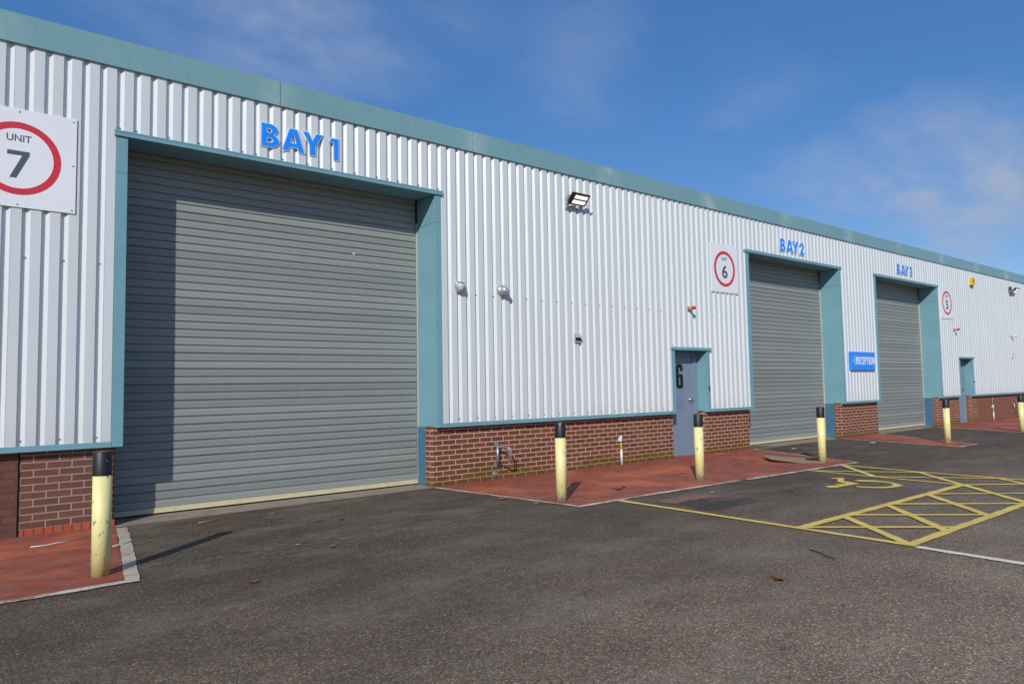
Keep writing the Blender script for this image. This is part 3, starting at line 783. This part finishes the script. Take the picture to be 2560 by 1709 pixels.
# ------------------------------------------------------------------ things fixed to the cladding
def floodlight(x, z, lab, cell):
    t = thing('floodlight', (x, 0, z), lab, 'floodlight', 'floodlights on the wall')
    rt = Euler((R(-45), 0, 0)).to_matrix()         # local plate: x width, y out along slope, z = thickness
    W, D = .48, .27
    def pl(mb, x0, x1, u0, u1, t0, t1, mi=0):
        # u runs outward+up along the slope from the wall edge; t is depth behind the lit face
        o = Vector((0,-.10,-.10)); du = Vector((0,-.7071,.7071)); dn = Vector((0,.7071,.7071))
        P = [o+du*u+dn*tt+Vector((xx,0,0)) for tt in (t0, t1) for u in (u0, u1) for xx in (x0, x1)]
        i = len(mb.v); mb.v += P
        for q in ((0,1,3,2),(4,6,7,5),(0,4,5,1),(2,3,7,6),(0,2,6,4),(1,5,7,3)):
            mb.f.append([i+k for k in q]); mb.mi.append(mi); mb.sm.append(False); mb.uv.append(None)
    mb = MB(); pl(mb, -W/2, W/2, 0, D, .0, .035)
    for k in range(9): pl(mb, -W/2+.02+k*.05, -W/2+.035+k*.05, .02, D-.02, .035, .075)
    build('housing', mb, M['dark_metal'], t, bevel=.004)
    for u in (.04, .152):
        mb = MB(); pl(mb, -W/2+.09, W/2-.045, u, u+.078, -.004, -.0005); build('led_panel', mb, M['lamp'], t)
    mb = MB()
    pl(mb, -W/2-.03, -W/2-.001, .03, .17, .02, .09); pl(mb, W/2+.001, W/2+.02, .03, .10, .02, .06)
    mb.tube([(-W/2-.02,-.12,-.03),(-W/2+.06,-.05,-.15),(-W/2+.06,-.012,-.16)], .014, 8)
    mb.tube([(W/2,-.12,-.03),(W/2-.14,-.05,-.15),(W/2-.14,-.012,-.16)], .014, 8)
    mb.box(-W/2+.02, W/2-.1, -.02, 0, -.19, -.14)
    build('bracket', mb, M['galv'], t)
    if cell:
        mb = MB(); mb.box(-.42,-.34,-.13,-.05,.02,.16); mb.tube([(-.38,-.09,.02),(-.38,-.08,-.10),(-.15,-.08,-.12)], .02, 8)
        build('photocell', mb, M['dark_metal'], t, bevel=.004)
    return t
floodlight(10.0, 5.48, 'lit black twin-panel floodlight high on the wall between BAY 1 and BAY 2', False)
floodlight(36.75, 5.54, 'lit black floodlight with a photocell near the right edge of the photo', True)

def shield(c, s, y):   # shield-shaped outline: flat top, round foot
    pts = []
    for k in range(28):
        a = 2*math.pi*k/28; x, z = math.cos(a), math.sin(a)
        if z > 0: x = math.copysign(abs(x)**.45, x); z = z**.55*.82
        else: x = x*(1-.22*(-z)); 
        pts.append((c[0]+x*s[0], y, c[1]+z*s[1]))
    return pts
t = thing('wall_light', (7.13, 0, 3.50), 'silver shield-shaped wall lamp left of the round dome camera', 'wall lamp')
mb = MB(); mb.grid([shield((0,0),(.092,.108),y) for y in (0,-.06)]+[shield((0,0),(.088,.104),-.075),shield((0,0),(.078,.092),-.075)], 0, True, True); mb.face(list(reversed(shield((0,0),(.078,.092),-.066))))
for k in range(1): pass
build('housing', mb, M['silver'], t)
mb = MB(); rows = [shield((0,-.006),(.072*math.cos(a),.084*math.cos(a)), -.066-.07*math.sin(a)) for a in [j/7*1.55 for j in range(8)]]
mb.grid(rows, 0, True, True); build('lens', mb, M['lens'], t)
t = thing('dome_camera', (8.10, 0, 3.50), 'round silver dome camera on the wall right of the shield-shaped lamp', 'camera')
mb = MB(); mb.cyl((0,0,0),(0,-.06,0),.105,.10,28); mb.cyl((0,-.06,0),(0,-.075,0),.10,.082,28,False)
build('base', mb, M['silver'], t)
mb = MB(); mb.dome((0,-.068,0),(.12,-1,-.1),.082,.105,24,9); mb.dome((.03,-.135,-.02),(.6,-1,-.5),.05,.045,16,5)
build('eyeball', mb, M['silver'], t)
for a in range(6):
    mb = MB(); x, z = .091*math.cos(a*math.pi/3), .091*math.sin(a*math.pi/3); mb.cyl((x,-.06,z),(x,-.073,z),.009,None,8); build('bolt', mb, M['galv'], t)
t = thing('wall_sensor', (10.03, 0, 2.668), 'small grey hooded sensor box low on the white wall between BAY 1 and door 6', 'sensor')
mb = MB(); mb.box(-.078,.078,-.03,0,-.09,.09); build('back_box', mb, M['grey_box'], t, bevel=.006)
mb = MB(); mb.face([(-.07,-.03,.065),(.07,-.03,.065),(.07,-.085,.02),(-.07,-.085,.02)]); mb.face([(-.07,-.03,.065),(-.07,-.085,.02),(-.07,-.03,-.0)]); mb.face([(.07,-.03,.065),(.07,-.03,0),(.07,-.085,.02)])
mb.box(-.07,.07,-.09,-.083,.005,.022); build('hood', mb, M['grey_box'], t)
mb = MB(); mb.box(-.062,.062,-.05,-.031,-.055,.03); build('dark_window', mb, M['black'], t, bevel=.004)
mb = MB(); mb.box(-.07,.07,-.045,-.031,-.085,-.062); mb.cyl((.085,-.02,-.05),(.078,-.02,-.05),.014,None,8); build('lower_lip', mb, M['grey_box'], t, bevel=.003)
for x, z, lab in ((13.72, 3.485, 'red and beige cylindrical alarm sounder above door 6'), (29.95, 3.585, 'small red alarm sounder near the UNIT 5 sign')):
    t = thing('alarm_sounder', (x, 0, z), lab, 'alarm', 'red alarm sounders')
    mb = MB(); mb.cyl((0,0,0),(0,-.025,0),.05,None,18); mb.cyl((0,-.025,0),(.0,-.12,0),.042,.045,18); build('base', mb, M['alarm_beige'], t)
    mb = MB(); mb.cyl((0,-.12,0),(0,-.175,0),.046,.044,18,False); mb.dome((0,-.175,0),(0,-1,0),.044,.035,18,5); build('lens', mb, M['alarm_red'], t)
t = thing('alarm_box', (31.95, 0, 5.56), 'yellow alarm bell box high on the wall right of the UNIT 5 sign', 'alarm')
mb = MB()
mb.grid([[(-.15,0,-.13),(-.15,0,.15),(.15,0,.15),(.15,0,-.13)],[(-.15,-.10,-.13),(-.15,-.12,.15),(.15,-.12,.15),(.15,-.10,-.13)]],0,False,True)
mb.face([(-.15,-.10,-.13),(.15,-.10,-.13),(.15,-.12,.15),(-.15,-.12,.15)]); mb.face([(-.15,0,-.13),(.15,0,-.13),(.15,-.10,-.13),(-.15,-.10,-.13)])
build('case', mb, M['alarm_yellow'], t, bevel=.012)
mb = MB(); mb.box(-.08,.08,-.08,-.02,-.175,-.131); build('strobe', mb, M['brown_ink'], t, bevel=.006)
mb = MB(); mb.box(-.08,.08,-.1225,-.119,.055,.085); mb.box(-.06,.06,-.1215,-.117,.01,.025); build('print_mark', mb, M['brown_ink'], t)
t = thing('bullet_camera', (36.38, 0, 3.55), 'small white wall camera below the right-hand floodlight', 'camera')
mb = MB(); mb.cyl((0,0,0),(0,-.03,0),.06,.055,16); mb.tube([(0,-.03,0),(0,-.07,0.0),(.02,-.09,.01)],.02,8); build('mount', mb, M['pvc'], t)
mb = MB(); mb.cyl((-.01,-.06,.02),(.06,-.2,-.03),.045,.045,16); build('body', mb, M['pvc'], t)
mb = MB(); mb.cyl((.06,-.2,-.03),(.064,-.208,-.033),.036,.036,16); build('lens', mb, M['black'], t)
t = thing('beige_box', (36.33, 0, 2.67), 'narrow beige box on the wall below the small white camera', 'box')
mb = MB(); mb.box(-.05,.05,-.05,0,-.10,.10); build('case', mb, M['beige'], t, bevel=.006)
mb = MB(); mb.cyl((0,-.05,-.07),(0,-.06,-.07),.02,None,10); mb.cyl((0,-.05,.06),(0,-.057,.06),.014,None,10); build('knob', mb, M['dark_metal'], t)
for x, lab in ((14.415,'small dark bell push on the jamb of door 6'), (31.69,'small dark bell push on the jamb of the far personnel door')):
    t = thing('bell_push', (x,-.010,1.587), lab, 'bell push', 'bell pushes on door jambs')
    mb = MB(); mb.box(-.022,.022,-.018,0,-.045,.045); build('case', mb, M['dark_metal'], t, bevel=.003)
    mb = MB(); mb.cyl((0,-.018,.01),(0,-.023,.01),.011,None,10); build('button', mb, M['galv'], t)

# ------------------------------------------------------------------ litter
def leaf(x, y, s, lab, mat='leaf', rz=None, curl=.25):
    mb = MB(); rows = []
    n = 7
    for k in range(n):
        u = k/(n-1)*2-1; w = .42*(1-u*u)**.7*(1+.25*random.uniform(-1, 1))+.01
        zc = .02+curl*abs(u)*.35
        rows.append([(u*s, -w*s, (zc+curl*.5*random.random())*s), (u*s, 0, zc*s), (u*s, w*s, (zc+curl*.6*random.random())*s)])
    mb.grid(rows, 0, True)
    o = build('leaf', mb, M[mat], None, (x, y, .012)); o.rotation_euler.z = random.uniform(0, 6.28) if rz is None else rz
    return tag(o, lab, 'leaf', 'fallen leaves')
leaf(5.67,-6.92,.10,'largest orange-brown leaf lying alone on the open yard','leaf',.9)
leaf(3.87,-1.52,.07,'left of two brown curled leaves in the middle of the BAY 1 apron')
leaf(4.10,-1.61,.065,'right of two brown curled leaves in the middle of the BAY 1 apron')
leaf(3.59,-.57,.06,'yellowish leaf close to the BAY 1 shutter','leaf_tan')
leaf(3.37,-1.07,.035,'tiny reddish leaf between the shutter and the two brown leaves')
leaf(3.33,-3.05,.06,'brown leaf on the yard in front of the BAY 1 apron joint')
leaf(5.58,-1.32,.06,'brown leaf near the right side of the BAY 1 apron')
leaf(6.66,-1.79,.08,'tan leaf beside the white edge line right of BAY 1','leaf_tan')
leaf(2.19,-3.90,.055,'small orange leaf on the dark yard right of the nearest bollard')
leaf(10.39,-4.37,.07,'small red leaf inside the disabled parking bay')
leaf(10.94,-1.85,.06,'dark leaf on the red pavement behind the bollard at door 6')
leaf(17.75,-4.2,.07,'tiny red leaf on the yard in front of BAY 3')
leaf(1.95,-1.05,.05,'small dark red leaf by the white kerb line left of the BAY 1 apron')
def stick(name, a, b, r, mat, lab, cat, fork=None):
    mb = MB(); a = Vector(a); b = Vector(b); o = a.copy()
    mb.tube([(0,0,r), ((b-a)*.35+Vector((.012,-.02,r))), ((b-a)*.7+Vector((-.012,.01,r*1.6))), (b-a)+Vector((0,0,r))], r, 7)
    if fork: mb.tube([((b-a)*.35+Vector((.012,-.02,r))), ((b-a)*.35+Vector(fork))], r*.8, 6)
    return tag(build(name, mb, M[mat], None, (a.x, a.y, .011)), lab, cat)
stick('twig', (6.84,-6.58,0), (6.66,-6.92,0), .006, 'twig', 'thin black twig on the open yard left of the white line', 'twig')
stick('twig', (8.50,-2.42,0), (8.83,-2.30,0), .009, 'twig', 'forked dark twig on the red pavement near the yellow line', 'twig', (-.05,.13,.01))
stick('twig', (2.62,-.56,0), (2.88,-.50,0), .008, 'leaf_tan', 'pale tan twig in front of the left part of the BAY 1 shutter', 'twig')
stick('plastic_strip', (.80,-.736,0), (1.17,-.713,0), .006, 'litter', 'white plastic strip lying on the left red pavement', 'strip')
stick('plastic_strip', (1.51,-1.35,.006), (1.80,-1.12,.006), .006, 'litter', 'white plastic strip lying across the white kerb line', 'strip')
def scrap(x, y, s, lab, rz=0.0):
    mb = MB(); n = 5
    rows = [[((i/(n-1)-.5)*s*2, (j/(n-1)-.5)*s*.9, s*.12*random.random()+.004) for j in range(n)] for i in range(n)]
    mb.grid(rows, 0, True); o = build('paper_scrap', mb, M['litter'], None, (x, y, .012)); o.rotation_euler.z = rz
    return tag(o, lab, 'paper', 'white scraps on the ground')
scrap(16.85,-.74,.10,'white paper scrap on the BAY 2 apron near the shutter',.4)
scrap(19.75,-1.39,.13,'white paper scrap on the BAY 2 apron near the narrow red strip',.2)
scrap(9.36,-3.62,.03,'tiny white scrap on the dark tarmac patch beside the pavement edge')
scrap(9.20,-2.47,.03,'tiny white scrap on the red pavement between two bollards',1.)
scrap(3.09,-2.69,.025,'tiny white scrap on the BAY 1 apron joint')
scrap(6.76,-2.45,.03,'tiny white scrap beside the white edge line left of the second bollard')
cb = thing('cardboard_sheet', (14.3,-2.1,.012), 'flat brown cardboard sheet lying on the red pavement by a bollard', 'cardboard')
pl = [(14.362,-1.378),(14.634,-1.831),(14.92,-2.085),(14.571,-2.777),(14.297,-2.883),(13.993,-2.545),(13.755,-1.962)]
mb = MB(); pts = [(p[0]-14.3, p[1]+2.1, .004+max(0, (p[1]+2.0))*.13+(.05 if p[0] < 13.9 else 0)) for p in pl]
cen = (0.05, -.1, .012)
for i in range(len(pts)): mb.face([cen, pts[i], pts[(i+1)%len(pts)]])
o = build('sheet', mb, M['card'], cb)
md = o.modifiers.new('thick', 'SOLIDIFY'); md.thickness = .004
mb = MB(); q = [(14.92,-2.085),(15.003,-2.356),(14.68,-2.70),(14.45,-2.42)]
mb.face([(p[0]-14.3, p[1]+2.1, .035+.02*i) for i, p in enumerate(q)]); o = build('flap', mb, M['card'], cb)
md = o.modifiers.new('thick', 'SOLIDIFY'); md.thickness = .004
# moss and weeds at the foot of the BAY 2 shutter
mb = MB()
for k in range(420):
    x = random.uniform(16.32, 17.1); y = random.uniform(-.0, .25)*(1 if x < 16.8 else .6)+.05; h = random.uniform(.02, .075)*(1.1-(x-16.3)*.7); a = random.uniform(0, 6.28); w = .012
    tx, ty = random.uniform(-.03, .03), random.uniform(-.03, .03)
    mb.face([(x-w*math.cos(a),y-w*math.sin(a),.004),(x+w*math.cos(a),y+w*math.sin(a),.004),(x+tx,y+ty,h)])
tag(build('weeds', mb, M['moss'], None, fixn=False), 'low green moss and weeds at the left foot of the BAY 2 shutter', 'weeds', kind='stuff')

# ------------------------------------------------------------------ camera
f, yaw, pitch, roll = 1765.86412, .677675575, .0636240722, -.0175622718
fw = Vector((math.sin(yaw)*math.cos(pitch), math.cos(yaw)*math.cos(pitch), math.sin(pitch)))
r = fw.cross(Vector((0,0,1))).normalized(); u = r.cross(fw)
r2 = r*math.cos(roll)+u*math.sin(roll); u2 = -r*math.sin(roll)+u*math.cos(roll)
cd = bpy.data.cameras.new('camera'); cd.sensor_width = 36; cd.lens = 36*f/2560; cd.clip_start = .05; cd.clip_end = 2000
co = bpy.data.objects.new('camera', cd); C.objects.link(co)
co.matrix_world = Matrix(((r2.x,u2.x,-fw.x,0),(r2.y,u2.y,-fw.y,-10.3549015*K),(r2.z,u2.z,-fw.z,1.7*K),(0,0,0,1)))
bpy.context.scene.camera = co

# ------------------------------------------------------------------ light
sd = Vector((-1.55,-1.28,1.17)).normalized()          # towards the sun
elev = math.asin(sd.z); az = math.atan2(sd.x, sd.y)    # clockwise from +y
ld = bpy.data.lights.new('sun', 'SUN'); ld.energy = 3.8; ld.angle = R(.5); ld.color = (1, .955, .895)
lo = bpy.data.objects.new('sun', ld); C.objects.link(lo); lo.rotation_euler = sd.to_track_quat('Z', 'Y').to_euler(); lo.location = (0,-20,20)
w = bpy.data.worlds.new('World'); bpy.context.scene.world = w; w.use_nodes = True
nt = w.node_tree; bg = nt.nodes['Background']
sky = N(nt, 'ShaderNodeTexSky'); sky.sky_type = 'NISHITA'; sky.sun_disc = False
sky.sun_elevation = elev; sky.sun_rotation = az % (2*math.pi); sky.altitude = 50; sky.air_density = 1.0; sky.dust_density = 0.0; sky.ozone_density = 2.0
gen = nt.nodes.new('ShaderNodeTexCoord').outputs['Generated']
sx = sep(nt, gen)
den = math_n(nt, 'ADD', math_n(nt, 'MAXIMUM', sx[2], 0.0), .25)
cv = N(nt, 'ShaderNodeCombineXYZ'); L(nt, math_n(nt, 'DIVIDE', sx[0], den), cv.inputs[0]); L(nt, math_n(nt, 'DIVIDE', sx[1], den), cv.inputs[1])
# thin cloud: drifts of vapour standing in a few parts of the sky, broken up by noise
wn = N(nt, 'ShaderNodeTexNoise'); wn.inputs['Scale'].default_value = 2.2; wn.inputs['Detail'].default_value = 5; L(nt, cv.outputs[0], wn.inputs['Vector'])
wv = N(nt, 'ShaderNodeVectorMath'); wv.operation = 'MULTIPLY_ADD'; L(nt, wn.outputs['Color'], wv.inputs[0]); wv.inputs[1].default_value = (.5, .5, 0); L(nt, cv.outputs[0], wv.inputs[2])
drift = None
for px, py, rad, amt in ((.46, 1.24, .32, .75), (.68, 1.06, .16, .30), (.95, .98, .22, .28), (1.28, .74, .16, .25), (1.93, .66, .46, 1.15), (2.25, .78, .34, .8), (-1.2, .8, .7, .6), (.2, -1.6, .9, .6), (2.1, -.9, .7, .6)):
    vm = N(nt, 'ShaderNodeVectorMath'); vm.operation = 'DISTANCE'; L(nt, wv.outputs[0], vm.inputs[0]); vm.inputs[1].default_value = (px+.25, py+.25, 0)
    t_ = math_n(nt, 'SUBTRACT', 1.0, math_n(nt, 'DIVIDE', vm.outputs['Value'], rad), True)
    t_ = math_n(nt, 'MULTIPLY', math_n(nt, 'MINIMUM', t_, .75), amt)
    drift = t_ if drift is None else math_n(nt, 'MAXIMUM', drift, t_)
n1 = noise(nt, mapping(nt, cv.outputs[0], (1.0, 1.6, 1), (5.2, .9, 0)), 3.2, 9, .6)
cl = math_n(nt, 'MULTIPLY', drift, ramp(nt, n1, [(.34, .12), (.60, 1.0)]), True)
hs = N(nt, 'ShaderNodeHueSaturation'); hs.inputs['Saturation'].default_value = 1.3; L(nt, sky.outputs['Color'], hs.inputs['Color'])
gain = mix(nt, 1.0, hs.outputs['Color'], (1.16, 1.13, 1.19), 'MULTIPLY')
base = mix(nt, .45, gain, (.72, 1.88, 5.0))
skyc = mix(nt, cl, base, (3.7, 4.4, 5.9))
L(nt, skyc, bg.inputs['Color']); bg.inputs['Strength'].default_value = .10

sc = bpy.context.scene
sc.view_settings.view_transform = 'Standard'; sc.view_settings.look = 'None'; sc.view_settings.gamma = 1; sc.view_settings.exposure = 0
